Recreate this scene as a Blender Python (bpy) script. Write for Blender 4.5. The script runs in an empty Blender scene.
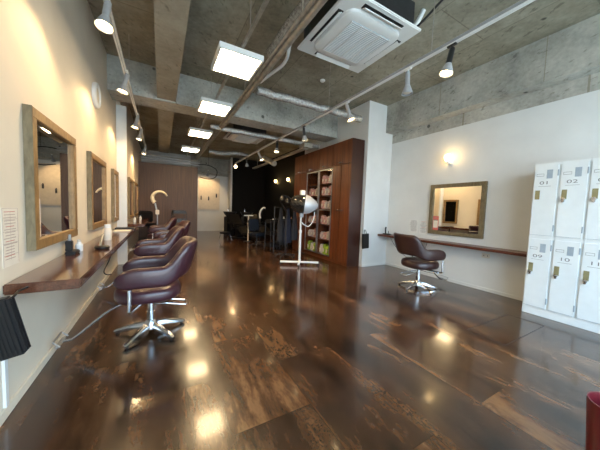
import bpy, bmesh, math, random
from mathutils import Vector, Matrix
random.seed(7)
PI = math.pi
scene = bpy.context.scene
C = bpy.data.collections.new('salon'); scene.collection.children.link(C)

# ------------------------------------------------------------------ materials
def lin(c):
    return tuple(((v/255)/12.92 if v/255 <= .04045 else ((v/255+.055)/1.055)**2.4) for v in c)+(1,)
def new_mat(name):
    m = bpy.data.materials.new(name); m.use_nodes = True
    nt = m.node_tree; nt.nodes.clear()
    o = nt.nodes.new('ShaderNodeOutputMaterial'); p = nt.nodes.new('ShaderNodeBsdfPrincipled')
    nt.links.new(p.outputs[0], o.inputs[0]); return m, nt, p
def coords(nt, scale=(1,1,1), rot=(0,0,0)):
    tc = nt.nodes.new('ShaderNodeTexCoord'); mp = nt.nodes.new('ShaderNodeMapping')
    mp.inputs['Scale'].default_value = scale; mp.inputs['Rotation'].default_value = rot
    nt.links.new(tc.outputs['Object'], mp.inputs[0]); return mp.outputs[0]
def noise(nt, vec, sc, det=4, rough=.55, dist=0):
    n = nt.nodes.new('ShaderNodeTexNoise'); nt.links.new(vec, n.inputs['Vector'])
    n.inputs['Scale'].default_value = sc; n.inputs['Detail'].default_value = det
    n.inputs['Roughness'].default_value = rough; n.inputs['Distortion'].default_value = dist
    return n.outputs['Fac']
def ramp(nt, fac, stops):
    r = nt.nodes.new('ShaderNodeValToRGB'); nt.links.new(fac, r.inputs[0])
    while len(r.color_ramp.elements) < len(stops): r.color_ramp.elements.new(.5)
    for e, (p, c) in zip(r.color_ramp.elements, stops):
        e.position = p; e.color = c if len(c) == 4 else lin(c)
    return r.outputs[0]
def mix(nt, fac, a, b, mode='MIX'):
    m = nt.nodes.new('ShaderNodeMix'); m.data_type = 'RGBA'; m.blend_type = mode
    for s, v in ((0, fac), (6, a), (7, b)):
        if hasattr(v, 'links') or hasattr(v, 'is_output'): nt.links.new(v, m.inputs[s])
        else: m.inputs[s].default_value = v
    return m.outputs[2]
def math_n(nt, op, a, b=0):
    m = nt.nodes.new('ShaderNodeMath'); m.operation = op
    for i, v in enumerate((a, b)):
        if hasattr(v, 'is_output'): nt.links.new(v, m.inputs[i])
        else: m.inputs[i].default_value = v
    return m.outputs[0]
def bump(nt, p, h, st=.2, d=.01):
    b = nt.nodes.new('ShaderNodeBump'); b.inputs['Strength'].default_value = st; b.inputs['Distance'].default_value = d
    nt.links.new(h, b.inputs['Height']); nt.links.new(b.outputs[0], p.inputs['Normal'])
def plain(name, col, rough=.5, metal=0, var=.06, bmp=0, coat=0, sc=12):
    m, nt, p = new_mat(name); v = coords(nt)
    n = noise(nt, v, sc)
    a = tuple(max(0, c*(1-var)) for c in col); b = tuple(min(255, c*(1+var)) for c in col)
    nt.links.new(ramp(nt, n, [(.3, a), (.7, b)]), p.inputs['Base Color'])
    p.inputs['Roughness'].default_value = rough; p.inputs['Metallic'].default_value = metal
    p.inputs['Coat Weight'].default_value = coat
    if bmp: bump(nt, p, noise(nt, v, sc*8), bmp, .003)
    return m
def emit(name, col, s):
    m, nt, p = new_mat(name)
    p.inputs['Base Color'].default_value = (.9,.9,.9,1)
    p.inputs['Emission Color'].default_value = lin(col); p.inputs['Emission Strength'].default_value = s
    return m
def wood(name, dark, light, scale=(1,1,1), rough=.4, coat=0, g=18):
    m, nt, p = new_mat(name); v = coords(nt, scale)
    n = noise(nt, v, g, 6, .6, .4); n2 = noise(nt, v, g*.22, 3)
    f = math_n(nt, 'ADD', math_n(nt, 'MULTIPLY', n, .65), math_n(nt, 'MULTIPLY', n2, .35))
    nt.links.new(ramp(nt, f, [(.34, dark), (.66, light)]), p.inputs['Base Color'])
    p.inputs['Roughness'].default_value = rough; p.inputs['Coat Weight'].default_value = coat
    p.inputs['Coat Roughness'].default_value = .12
    bump(nt, p, n, .08, .002); return m
def concrete(name, dark, light, board=None):
    m, nt, p = new_mat(name); v = coords(nt)
    n = noise(nt, v, 1.6, 8, .65); n2 = noise(nt, v, 22, 4)
    f = math_n(nt, 'ADD', math_n(nt, 'MULTIPLY', n, .75), math_n(nt, 'MULTIPLY', n2, .25))
    c = ramp(nt, f, [(.35, dark), (.65, light)])
    vo = nt.nodes.new('ShaderNodeTexVoronoi'); vo.inputs['Scale'].default_value = 2.0; nt.links.new(v, vo.inputs['Vector'])
    pit = ramp(nt, vo.outputs['Distance'], [(.05, (.12,.12,.12,1)), (.075, (1,1,1,1))])
    c = mix(nt, .85, c, pit, 'MULTIPLY')
    sv = coords(nt, (1, 1, 1), (.3, .2, .5)); sp_ = nt.nodes.new('ShaderNodeMapping'); sp_.inputs['Scale'].default_value = (5, 1.6, 7); nt.links.new(sv, sp_.inputs[0])
    sc_ = ramp(nt, noise(nt, sp_.outputs[0], 3.2, 5, .6), [(.60, (1,1,1,1)), (.68, (.5,.49,.47,1))])
    c = mix(nt, .8, c, sc_, 'MULTIPLY')
    if board:                                   # the marks the shuttering boards left
        br = nt.nodes.new('ShaderNodeTexBrick'); nt.links.new(coords(nt, (1,1,1), (0,0,board)), br.inputs['Vector'])
        br.inputs['Scale'].default_value = 1; br.inputs['Brick Width'].default_value = 1.8; br.inputs['Row Height'].default_value = .9
        br.inputs['Mortar Size'].default_value = .006
        br.inputs['Color1'].default_value = (1,1,1,1); br.inputs['Color2'].default_value = (.8,.79,.77,1); br.inputs['Mortar'].default_value = (.55,.53,.5,1)
        c = mix(nt, .8, c, br.outputs['Color'], 'MULTIPLY')
    nt.links.new(c, p.inputs['Base Color']); p.inputs['Roughness'].default_value = .85
    bump(nt, p, n2, .3, .004); return m

def floor_mat():
    m, nt, p = new_mat('rusted_plate_floor_tiles')
    v = coords(nt, (1,1,1), (0,0,PI/2))
    mp = nt.nodes.new('ShaderNodeMapping'); mp.inputs['Location'].default_value = (.25, .155, 0); nt.links.new(v, mp.inputs[0]); v = mp.outputs[0]
    def brick(c1, c2, mo, ms):
        br = nt.nodes.new('ShaderNodeTexBrick'); nt.links.new(v, br.inputs['Vector'])
        br.inputs['Scale'].default_value = 1; br.inputs['Brick Width'].default_value = .94; br.inputs['Row Height'].default_value = .47
        br.inputs['Mortar Size'].default_value = ms; br.inputs['Bias'].default_value = 0
        br.inputs['Color1'].default_value = c1; br.inputs['Color2'].default_value = c2; br.inputs['Mortar'].default_value = mo
        return br
    b = brick((0,0,0,1), (1,1,1,1), (.5,.5,.5,1), 0)
    tid = b.outputs['Color']
    # every tile takes its own piece of the pattern
    ofs = nt.nodes.new('ShaderNodeVectorMath'); ofs.operation = 'SCALE'; ofs.inputs['Scale'].default_value = 37
    nt.links.new(tid, ofs.inputs[0])
    add = nt.nodes.new('ShaderNodeVectorMath'); nt.links.new(v, add.inputs[0]); nt.links.new(ofs.outputs[0], add.inputs[1])
    st = nt.nodes.new('ShaderNodeMapping'); st.inputs['Scale'].default_value = (.6, 1.9, 1); nt.links.new(add.outputs[0], st.inputs[0])
    broad = noise(nt, st.outputs[0], 1.9, 4, .55, .5)
    fine = noise(nt, st.outputs[0], 12, 9, .78, .2)
    f = math_n(nt, 'ADD', math_n(nt, 'MULTIPLY', broad, .63), math_n(nt, 'MULTIPLY', fine, .37))
    col = ramp(nt, f, [(.37, (30,19,12)), (.46, (60,38,23)), (.53, (82,53,32)), (.61, (122,86,55)), (.71, (98,67,42))])
    # dark crusted rims around the light patches
    crust = noise(nt, add.outputs[0], 55, 7, .8, .5)
    rim = math_n(nt, 'SUBTRACT', 1, math_n(nt, 'MULTIPLY', math_n(nt, 'ABSOLUTE', math_n(nt, 'SUBTRACT', f, .57)), 22))
    rm = math_n(nt, 'MULTIPLY', ramp(nt, rim, [(.1, (0,0,0,1)), (.5, (1,1,1,1))]), ramp(nt, crust, [(.48, (0,0,0,1)), (.55, (1,1,1,1))]))
    gate = ramp(nt, noise(nt, add.outputs[0], 1.3, 2), [(.44, (0,0,0,1)), (.54, (1,1,1,1))])
    rm = math_n(nt, 'MULTIPLY', rm, gate)
    col = mix(nt, rm, col, lin((20,14,12)))
    tone = ramp(nt, tid, [(0, (.6,.57,.56,1)), (1, (1.15,1.08,1.0,1))])
    col = mix(nt, .8, col, tone, 'MULTIPLY')
    sm = brick((1,1,1,1), (1,1,1,1), (.25,.22,.2,1), .0022)
    col = mix(nt, 1, col, sm.outputs['Color'], 'MULTIPLY')
    nt.links.new(col, p.inputs['Base Color'])
    rr = math_n(nt, 'ADD', math_n(nt, 'MULTIPLY', fine, .2), .13); nt.links.new(rr, p.inputs['Roughness'])
    p.inputs['Specular IOR Level'].default_value = .6
    p.inputs['Coat Weight'].default_value = .4; p.inputs['Coat Roughness'].default_value = .09
    wv = noise(nt, coords(nt), 5, 2)
    h = math_n(nt, 'ADD', math_n(nt, 'MULTIPLY', fine, .12), math_n(nt, 'MULTIPLY', wv, .5))
    bump(nt, p, h, .3, .006)
    return m

M = {}
M['floor'] = floor_mat()
M['wall'] = plain('white_painted_plaster', (220,208,188), .75, var=.015, bmp=.08, sc=3)
M['wall_white'] = plain('cool_white_paint', (220,222,221), .7, var=.015, bmp=.05, sc=3)
M['black_wall'] = plain('black_painted_wall', (6,5,5), .9, var=.1)
M['ceil'] = concrete('board_marked_concrete', (122,117,102), (174,168,150), board=PI/2)
M['conc'] = concrete('grey_concrete', (140,140,133), (196,195,186))
M['joist'] = concrete('beige_concrete', (130,125,112), (162,157,142))
M['white'] = plain('white_enamel', (225,226,224), .35, var=.01)
M['locker'] = plain('white_locker_steel', (226,230,230), .35, var=.01)
M['cream'] = plain('cream_trim', (214,204,186), .5, var=.03)
M['counter'] = wood('reddish_counter_wood', (62,34,24), (108,66,46), (6,.7,6), .16, .5)
M['counter_r'] = wood('dark_red_counter_wood', (74,34,24), (112,60,42), (6,.7,6), .35, .2)
M['frame'] = wood('oak_mirror_frame', (112,82,44), (158,122,74), (3,3,1), .5, 0, 14)
M['frame_side'] = wood('weathered_frame', (96,84,60), (138,122,92), (3,3,1), .6, 0, 14)
M['cab'] = wood('red_brown_cabinet_veneer', (60,27,11), (124,66,31), (8,8,.4), .38, .15, 5)
M['cab_dark'] = wood('dark_cabinet_end', (40,18,12), (66,32,22), (8,8,.5), .35, .15)
M['panel'] = wood('brown_partition_veneer', (66,44,31), (100,72,52), (7,7,.3), .5, 0, 5)
M['mirror'] = plain('mirror_glass', (232,234,232), .015, 1, var=0)
M['chrome'] = plain('chrome', (205,208,212), .2, 1, var=.02)
M['alu'] = plain('brushed_aluminium', (178,180,182), .35, 1, var=.05)
M['galv'] = plain('galvanised_steel', (168,163,152), .4, .55, var=.12)
M['leather'] = plain('plum_brown_vinyl', (60,32,40), .33, 0, var=.08, bmp=.12, sc=30, coat=.25)
M['leather_r'] = plain('dark_brown_vinyl', (50,28,25), .38, 0, var=.08, bmp=.12, sc=30, coat=.1)
M['black'] = plain('black_plastic', (20,20,22), .4, var=.1)
M['blackv'] = plain('black_vinyl', (24,22,23), .35, var=.1, coat=.2)
M['navy'] = plain('navy_vinyl', (26,38,54), .45, var=.1)
M['silverw'] = plain('silver_white_shell', (196,202,208), .3, .15, var=.02)
M['gun'] = plain('gunmetal', (58,58,60), .4, .6, var=.1)
M['grey'] = plain('grey_plastic', (150,152,155), .45, var=.04)
M['brass'] = plain('olive_brass', (150,142,104), .4, .3, var=.08)
M['lt_grey'] = plain('pale_blue_grey_grille', (160,172,182), .6, var=.03)
M['print'] = plain('grey_print', (128,126,126), .7, var=.05)
M['redprint'] = plain('red_print', (196,130,118), .7, var=.05)
M['paper'] = plain('printed_paper', (226,216,200), .7, var=.02)
M['paperpink'] = plain('pink_card', (216,110,96), .6, var=.03)
M['pink'] = plain('pink_package', (216,160,152), .5, var=.25, sc=20)
M['pale'] = plain('pale_package', (206,196,194), .55, var=.14, sc=20)
M['green'] = plain('lime_package', (160,186,60), .5, var=.25, sc=20)
M['blue'] = plain('blue_cloth', (26,30,48), .8, var=.15)
M['dark_cloth'] = plain('charcoal_cloth', (34,34,40), .85, var=.15)
M['soft_print'] = plain('pale_brown_print', (178,158,146), .7, var=.05)
M['red'] = plain('dark_red_vinyl', (92,18,26), .35, var=.08, coat=.2)
M['ringcream'] = plain('cream_steamer_shell', (238,226,198), .35, var=.02)
M['duct'] = None
def duct_mat():
    m, nt, p = new_mat('crinkled_foil'); v = coords(nt)
    n = noise(nt, v, 30, 5, .7)
    nt.links.new(ramp(nt, n, [(.3, (150,148,142)), (.7, (235,235,233))]), p.inputs['Base Color'])
    p.inputs['Metallic'].default_value = .65; p.inputs['Roughness'].default_value = .25
    bump(nt, p, n, 1, .02); return m
M['duct'] = duct_mat()
M['tile_light'] = emit('ceiling_light_diffuser', (255,222,170), 34)
M['bulb'] = emit('lit_bulb', (255,222,160), 22)
M['globe'] = emit('sconce_globe', (255,208,130), 9)
def glass_mat():
    m = bpy.data.materials.new('window_glass'); m.use_nodes = True; nt = m.node_tree; nt.nodes.clear()
    o = nt.nodes.new('ShaderNodeOutputMaterial'); t = nt.nodes.new('ShaderNodeBsdfTransparent'); g = nt.nodes.new('ShaderNodeBsdfGlossy')
    g.inputs['Roughness'].default_value = .02; mx = nt.nodes.new('ShaderNodeMixShader'); fr = nt.nodes.new('ShaderNodeLayerWeight')
    fr.inputs['Blend'].default_value = .12
    nt.links.new(math_n(nt, 'ADD', math_n(nt, 'MULTIPLY', math_n(nt, 'POWER', fr.outputs['Facing'], 5), .6), .03), mx.inputs[0]); nt.links.new(t.outputs[0], mx.inputs[1]); nt.links.new(g.outputs[0], mx.inputs[2]); nt.links.new(mx.outputs[0], o.inputs[0])
    return m
M['glass'] = glass_mat()
def clearp():
    m, nt, p = new_mat('clear_smoke_plastic'); p.inputs['Base Color'].default_value = lin((60,58,56))
    p.inputs['Roughness'].default_value = .1; p.inputs['Transmission Weight'].default_value = .6; return m
M['smoke'] = clearp()

# ------------------------------------------------------------------ mesh helpers
def NB(): return bmesh.new()
def box(bm, x0, x1, y0, y1, z0, z1, bev=0, mi=0, rot=None):
    r = bmesh.ops.create_cube(bm, size=1)
    vs = r['verts']; c = Vector(((x0+x1)/2, (y0+y1)/2, (z0+z1)/2)); s = (x1-x0, y1-y0, z1-z0)
    for v in vs: v.co = Vector((v.co.x*s[0], v.co.y*s[1], v.co.z*s[2]))
    if rot is not None:
        for v in vs: v.co = rot @ v.co
    for v in vs: v.co += c
    fs = {f for v in vs for f in v.link_faces}
    for f in fs: f.material_index = mi
    if bev:
        es = list({e for v in vs for e in v.link_edges})
        bmesh.ops.bevel(bm, geom=es, offset=bev, segments=2, affect='EDGES', clamp_overlap=True)
    return bm
def frames(pts):
    out = []; up = None
    for i in range(len(pts)):
        t = (pts[min(i+1, len(pts)-1)]-pts[max(i-1, 0)]).normalized()
        if up is None: up = Vector((0,0,1)) if abs(t.z) < .9 else Vector((1,0,0))
        n = (up - t*up.dot(t))
        n = n.normalized() if n.length > 1e-5 else t.orthogonal().normalized()
        up = n; out.append((t, n, t.cross(n)))
    return out
def smooth_path(pts, k=6):
    P = [Vector(p) for p in pts]
    if len(P) < 3: return P
    out = []
    for i in range(len(P)-1):
        p0, p1, p2, p3 = P[max(i-1, 0)], P[i], P[i+1], P[min(i+2, len(P)-1)]
        for j in range(k):
            t = j/k
            out.append(.5*((2*p1)+(p2-p0)*t+(2*p0-5*p1+4*p2-p3)*t*t+(3*p1-p0-3*p2+p3)*t**3))
    out.append(P[-1]); return out
def tube(bm, pts, r, n=12, mi=0, smooth=False, flat=1.0):
    P = smooth_path(pts) if smooth else [Vector(p) for p in pts]
    rs = r if isinstance(r, (list, tuple)) else None
    rings = []
    for i, (p, (t, a, b)) in enumerate(zip(P, frames(P))):
        rr = r if rs is None else rs[0]+(rs[-1]-rs[0])*i/(len(P)-1) if len(rs) == 2 else rs[i]
        rings.append([bm.verts.new(p+a*math.cos(2*PI*k/n)*rr*flat+b*math.sin(2*PI*k/n)*rr) for k in range(n)])
    for A, B in zip(rings, rings[1:]):
        for k in range(n):
            f = bm.faces.new((A[k], A[(k+1) % n], B[(k+1) % n], B[k])); f.material_index = mi
    f = bm.faces.new(rings[0][::-1]); f.material_index = mi
    f = bm.faces.new(rings[-1]); f.material_index = mi
    return bm
def lathe(bm, prof, n=24, mat=None, mi=0, sx=1, sy=1):
    mat = mat or Matrix()
    rings = []
    for r, z in prof:
        if r < 1e-5: rings.append([bm.verts.new(mat @ Vector((0,0,z)))])
        else: rings.append([bm.verts.new(mat @ Vector((r*math.cos(2*PI*k/n)*sx, r*math.sin(2*PI*k/n)*sy, z))) for k in range(n)])
    for A, B in zip(rings, rings[1:]):
        for k in range(n):
            a, b = A[k % len(A)], A[(k+1) % len(A)]; c, d = B[(k+1) % len(B)], B[k % len(B)]
            vs = []
            for v in (a, b, c, d):
                if v not in vs: vs.append(v)
            if len(vs) > 2:
                f = bm.faces.new(vs); f.material_index = mi
    if len(rings[0]) > 1: bm.faces.new(rings[0][::-1]).material_index = mi
    if len(rings[-1]) > 1: bm.faces.new(rings[-1]).material_index = mi
    return bm
def T(x, y, z): return Matrix.Translation((x, y, z))
def aim(loc, d):
    return T(*loc) @ Vector(d).to_track_quat('Z', 'Y').to_matrix().to_4x4()

def obj(name, bm, mats, parent=None, label=None, loc=None, ang=35):
    bmesh.ops.recalc_face_normals(bm, faces=bm.faces[:])
    me = bpy.data.meshes.new(name); bm.to_mesh(me); bm.free()
    for k in (mats if isinstance(mats, (list, tuple)) else [mats]): me.materials.append(M[k])
    for p in me.polygons: p.use_smooth = True
    me.set_sharp_from_angle(angle=math.radians(ang))
    o = bpy.data.objects.new(name, me); C.objects.link(o)
    if parent: o.parent = parent
    if label: o['label'] = label
    if loc: o.location = loc
    return o
def tag(o, label, cat, group=None):
    o['label'] = label; o['category'] = cat
    if group: o['group'] = group
    return o
def thing(name, label, cat, loc=(0,0,0), rz=0, group=None):
    o = bpy.data.objects.new(name, None); C.objects.link(o); o.empty_display_size = .1
    o.location = loc; o.rotation_euler = (0,0,rz)
    return tag(o, label, cat, group)
def struct(name, bm, mats, parent=None):
    o = obj(name, bm, mats, parent)
    if not parent: o['kind'] = 'structure'
    return o
def dup(root, loc, rz=None, label=None):
    r = root.copy(); C.objects.link(r); r.location = loc
    if rz is not None: r.rotation_euler = (0,0,rz)
    if label: r['label'] = label
    for ch in root.children:
        c = ch.copy(); C.objects.link(c); c.parent = r
        for g in ch.children:
            d = g.copy(); C.objects.link(d); d.parent = c
    return r
def text_into(body, size, M4, name, mat, parent, align='CENTER'):
    cu = bpy.data.curves.new(name, 'FONT'); cu.body = body; cu.size = size; cu.align_x = align; cu.align_y = 'CENTER'; cu.extrude = .0006
    to = bpy.data.objects.new('tmp_text', cu); scene.collection.objects.link(to)
    bpy.context.view_layer.update()
    me = bpy.data.meshes.new_from_object(to.evaluated_get(bpy.context.evaluated_depsgraph_get()))
    bpy.data.objects.remove(to); me.transform(M4); me.materials.clear(); me.materials.append(M[mat])
    o = bpy.data.objects.new(name, me); C.objects.link(o); o.parent = parent; return o

# ------------------------------------------------------------------ room shell
LW, RW, BK, FR, CE = -.724, 4.4, 12.4, -1.5, 3.42
LW2 = -.655
b = NB(); box(b, LW-.15, RW+.15, FR-.15, BK+.15, -.1, 0); struct('floor', b, 'floor')
b = NB(); box(b, LW-.15, RW+.15, FR-.15, BK+.15, CE, CE+.12); struct('ceiling', b, 'ceil')
b = NB(); box(b, LW-.15, LW, FR, 5.75, 0, 3.42); box(b, LW-.15, LW2, 5.75, 9.8, 0, 3.42); box(b, LW-.15, LW, 9.8, BK, 0, 3.42)
struct('wall_left', b, 'wall')
b = NB(); box(b, RW, RW+.15, FR, 3.87, 0, 2.66, mi=0); box(b, RW, RW+.15, FR, 3.87, 2.66, CE, mi=1); box(b, RW, RW+.15, 3.87, BK, 0, CE, mi=2)
struct('wall_right', b, ['wall_white', 'conc', 'black_wall'])
b = NB(); box(b, 3.69, RW, 3.87, 6.45, 0, CE); struct('wall_alcove', b, 'wall_white')
b = NB(); box(b, LW, 1.16, 9.8, 9.92, 0, 2.55); struct('wall_partition', b, 'panel')
b = NB(); box(b, LW, 2.84, BK, BK+.15, 0, CE); struct('wall_back', b, ['wall_white'])
b = NB(); box(b, 2.84, RW, 11.6, 11.72, 0, CE, mi=0); box(b, 2.84, 2.9, 11.72, BK, 0, CE, mi=1); struct('wall_black', b, ['black_wall', 'wall_white'])
b = NB(); box(b, 2.77, 2.84, 11.55, 11.62, 0, CE); struct('trim_1', b, 'white')
# back wall concrete band above the white panelling
b = NB(); box(b, 1.16, 2.84, BK-.06, BK, 2.62, CE); struct('trim_2', b, 'conc')
# faint door in the back wall
b = NB(); box(b, 1.5, 2.45, BK-.03, BK, 1.02, 2.5, .006); box(b, 1.5, 2.45, BK-.035, BK, .98, 1.0); struct('door_1', b, 'cream')
# front wall: parapet strips around the shop window
b = NB(); box(b, LW-.15, RW+.15, FR-.15, FR, 0, .12); box(b, LW-.15, RW+.15, FR-.15, FR, 3.0, CE)
box(b, LW-.15, LW+.1, FR-.15, FR, .12, 3.0); box(b, RW-.1, RW+.15, FR-.15, FR, .12, 3.0); struct('wall_front', b, 'wall_white')
b = NB()
for x in (LW+.1, .9, 2.5, RW-.15): box(b, x, x+.05, FR-.1, FR-.04, .12, 3.0)
box(b, LW+.1, RW-.1, FR-.1, FR-.04, .12, .17); box(b, LW+.1, RW-.1, FR-.1, FR-.04, 2.95, 3.0); box(b, LW+.1, RW-.1, FR-.1, FR-.04, 2.2, 2.25)
w1 = struct('window_1', b, 'alu')
b = NB(); box(b, LW+.1, RW-.1, FR-.075, FR-.067, .17, 2.95); obj('pane', b, 'glass', w1)
b = NB(); box(b, -12, 16, -16, FR-.15, -.2, -.1); struct('ground', b, 'conc')
# beams
b = NB(); box(b, LW, 3.67, 4.9, 5.35, 2.9, CE); struct('beam_cross', b, 'conc')
b = NB(); box(b, -.06, .22, FR, 4.9, 2.93, CE); box(b, -.06, .22, 5.35, 9.8, 2.93, CE); struct('beam_joist', b, 'joist')
b = NB(); box(b, 4.19, RW, FR, 3.87, 2.86, CE); struct('beam_right', b, 'conc')
b = NB()
for y in (1.35, 2.7): box(b, 4.186, 4.19, y, y+.008, 2.87, CE)
for y in (1.0, 2.4): box(b, RW-.004, RW, y, y+.02, 2.66, 2.86)
struct('trim_6', b, 'joist')
b = NB(); box(b, LW2-.065, LW2+.09, 5.72, 5.78, 0, 2.95); struct('trim_3', b, 'white')
# baseboards
b = NB(); box(b, LW, LW+.012, FR, 5.72, 0, .06, .003); struct('baseboard_left', b, 'cream')
b = NB(); box(b, RW-.012, RW, FR, 3.87, 0, .05, .003); struct('baseboard_right', b, 'wall_white')
b = NB(); box(b, 3.69, RW-.012, 3.858, 3.87, 0, .05, .003); struct('baseboard_alcove', b, 'wall_white')
b = NB(); box(b, LW, LW+.012, 1.83, 1.858, .06, .64); struct('trim_4', b, 'white')
b = NB()
for a in ((2.72,3.62,1.30,1.305),(2.72,3.62,.975,.98),(2.72,2.725,.98,1.30),(3.615,3.62,.98,1.30)): box(b, *a, 0, .0015)
struct('trim_5', b, 'gun')

# ------------------------------------------------------------------ mirrors
def mirror(x, y0, y1, z0, z1, side, label, nm='wall_mirror'):
    # side +1: hangs on the left wall and faces +x; -1: right wall
    t = thing(nm, label, 'mirror', (x, (y0+y1)/2, z0), 0, 'wooden framed wall mirrors')
    h, w, fw = z1-z0, (y1-y0)/2, .065
    b = NB(); d = .045*side
    X = sorted((0, d))
    for a in ((-w, w, 0, fw), (-w, w, h-fw, h)): box(b, X[0], X[1], a[0], a[1], a[2], a[3], .004)
    for a in ((-w, -w+fw), (w-fw, w)): box(b, X[0], X[1], a[0], a[1], fw, h-fw, .004)
    if side > 0: box(b, .002, .044, -w-.002, -w+.002, 0, h, mi=1)
    obj('frame', b, ['frame' if side > 0 else 'frame_side', 'frame_side'], t)
    b = NB(); X = sorted((.004*side, .022*side)); box(b, X[0], X[1], -w+fw, w-fw, fw, h-fw); obj('mirror_glass', b, 'mirror', t)
    return t
mirror(LW, 2.14, 3.03, .845, 1.73, 1, 'large wood-framed wall mirror nearest the camera on the left wall')
mirror(LW, 3.6, 4.48, .845, 1.725, 1, 'wood-framed mirror on the left wall, second from the camera')
mirror(LW, 5.14, 5.66, .845, 1.725, 1, 'wood-framed mirror on the left wall just before the white post')
mirror(LW2, 6.75, 7.6, .81, 1.75, 1, 'wood-framed mirror on the left wall just beyond the white post')
mirror(LW2, 8.0, 9.1, .81, 1.75, 1, 'wood-framed mirror on the left wall nearest the brown partition')
rm = mirror(RW, 1.97, 2.88, .805, 1.70, -1, 'square wood-framed mirror on the right wall above the slim counter')

def card(name, x, y0, y1, z0, z1, side, mat, lines, label, header='redprint', cat='notice'):
    t = thing(name, label, cat, (x, (y0+y1)/2, z0))
    w, h = (y1-y0)/2, z1-z0
    b = NB(); X = sorted((0, .002*side)); box(b, X[0], X[1], -w, w, 0, h); obj('sheet', b, mat, t)
    b = NB(); X = sorted((.002*side, .0028*side))
    rnd = random.Random(name+label)
    z = h*.9
    for i in range(lines):
        ww = w*(.55+.35*rnd.random()); z = h*(.93-.85*i/lines)
        box(b, X[0], X[1], -ww, ww*rnd.uniform(.6, 1), z-h*.12/lines, z+h*.1/lines, mi=1 if (i % 5 == 0 and header) else 0)
    box(b, X[0], X[1], -.0006, .0006, h*.1, h*.93)
    obj('printed_text', b, ['soft_print' if mat == 'paper' else 'print', 'redprint' if header else 'print'], t)
    return t
sg = card('price_notice', LW, 1.875, 2.045, .795, 1.115, 1, 'paper', 17, 'long beige printed price notice on the left wall beside the nearest mirror')
b = NB()
for z in (.06,.125,.19,.255,.315): box(b, .002, .0032, -.08, .08, z, z+.0018)
for y in (-.08,.078): box(b, .002, .0032, y, y+.002, .005, .315)
obj('ruled_lines', b, 'soft_print', sg)
card('printed_sheet', RW, 3.12, 3.32, .78, 1.04, -1, 'white', 11, 'left white printed sheet taped to the right wall above the counter', None)
card('printed_sheet', RW, 2.92, 3.09, .77, 1.03, -1, 'white', 10, 'right white printed sheet with a small red mark beside the square mirror')
c = card('pink_card', RW-.023, 2.70, 2.80, .88, 1.13, -1, 'paperpink', 4, 'pink and white card tucked in the left edge of the square mirror', cat='card')
b = NB(); box(b, -.0034, -.002, -.042, .042, .04, .17); obj('white_field', b, 'paper', c)
c = card('product_card', LW+.023, 2.215, 2.28, .92, 1.17, 1, 'paper', 5, 'narrow printed card standing in the lower left of the nearest mirror', cat='card')
c = card('product_card', LW+.023, 3.68, 3.74, .92, 1.15, 1, 'paperpink', 4, 'narrow orange card in the lower corner of the second left mirror', cat='card')

# ------------------------------------------------------------------ counters
def counter(x0, x1, y0, y1, z0, z1, mat, label, brackets, side):
    t = thing('wall_counter', label, 'counter', (x0, y0, z0))
    b = NB(); box(b, 0, x1-x0, 0, y1-y0, 0, z1-z0, .006); obj('worktop', b, mat, t)
    for y in brackets:
        b = NB(); xw = 0 if side > 0 else x1-x0
        X = sorted((xw, xw+side*(x1-x0)*.8))
        box(b, X[0], X[1], y-y0-.015, y-y0+.015, -.012, 0); X = sorted((xw, xw+side*.012)); box(b, X[0], X[1], y-y0-.015, y-y0+.015, -.2, -.012)
        obj('bracket', b, 'gun', t)
    return t
counter(LW, -.41, 1.86, 5.7, .655, .713, 'counter', 'long glossy brown wood counter under the left wall mirrors, before the white post', (2.9, 4.2, 5.4), 1)
counter(LW2, -.32, 6.5, 9.2, .655, .713, 'counter', 'brown wood counter on the left wall beyond the white post', (7.2, 8.6), 1)
counter(4.09, RW, 1.29, 3.857, .655, .695, 'counter_r', 'slim dark red wood counter along the right wall under the square mirror', (3.5,), -1)

# ------------------------------------------------------------------ salon chairs
def shell_bm():
    b = NB(); N = 44
    pts = []
    hw, xf, xb = .262, .235, -.27
    # plan path: right arm tip -> round the back -> left arm tip
    L1 = xf+.02; R_ = hw
    for i in range(N+1):
        u = -1+2*i/N                     # -1 .. 1
        s = u*1.0
        arc = .56                        # share of the path that is the rounded back
        if abs(s) <= arc:
            a = s/arc*PI/2
            x = -.02-math.copysign(abs(math.cos(a))**.82, 1)*(abs(xb)-.02); y = math.copysign(abs(math.sin(a))**.82, a)*R_
        else:
            k = (abs(s)-arc)/(1-arc); x = -.02+k*L1; y = math.copysign(R_*(1-.06*k*k), s)
        pts.append((x, y, abs(s)))
    P = [Vector((x, y, 0)) for x, y, _ in pts]
    rings = []
    K = 16
    for i, (x, y, s) in enumerate(pts):
        t = (P[min(i+1, N)]-P[max(i-1, 0)]).normalized(); n = Vector((t.y, -t.x, 0))      # outward
        if n.dot(Vector((x+.0, y, 0))) < 0: n = -n
        e = 1-max(0, min(1, (s-.22)/.25)); e = e*e*(3-2*e)
        top = .652+.2*e-.03*max(0, (s-.75)/.25)
        bot = .49+.05*e+.0*s
        th = .046
        end = 1
        if i < 3 or i > N-3:
            end = (.35, .72, .92)[min(i, N-i)]
        zc, hh = (top+bot)/2, (top-bot)/2*end
        if end < 1: zc -= .01*(1-end)
        lean = .085*e
        ring = []
        for k in range(K):
            a = 2*PI*k/K; ca, sa = math.cos(a), math.sin(a)
            px = math.copysign(abs(ca)**.62, ca)*th*end*.92; pz = math.copysign(abs(sa)**.5, sa)*hh
            z = zc+pz; off = px+lean*((z-bot)/(top-bot))
            ring.append(b.verts.new((x+n.x*off, y+n.y*off, z)))
        rings.append(ring)
    for A, B in zip(rings, rings[1:]):
        for k in range(K): b.faces.new((A[k], A[(k+1) % K], B[(k+1) % K], B[k]))
    b.faces.new(rings[0][::-1]); b.faces.new(rings[-1])
    return b
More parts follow.
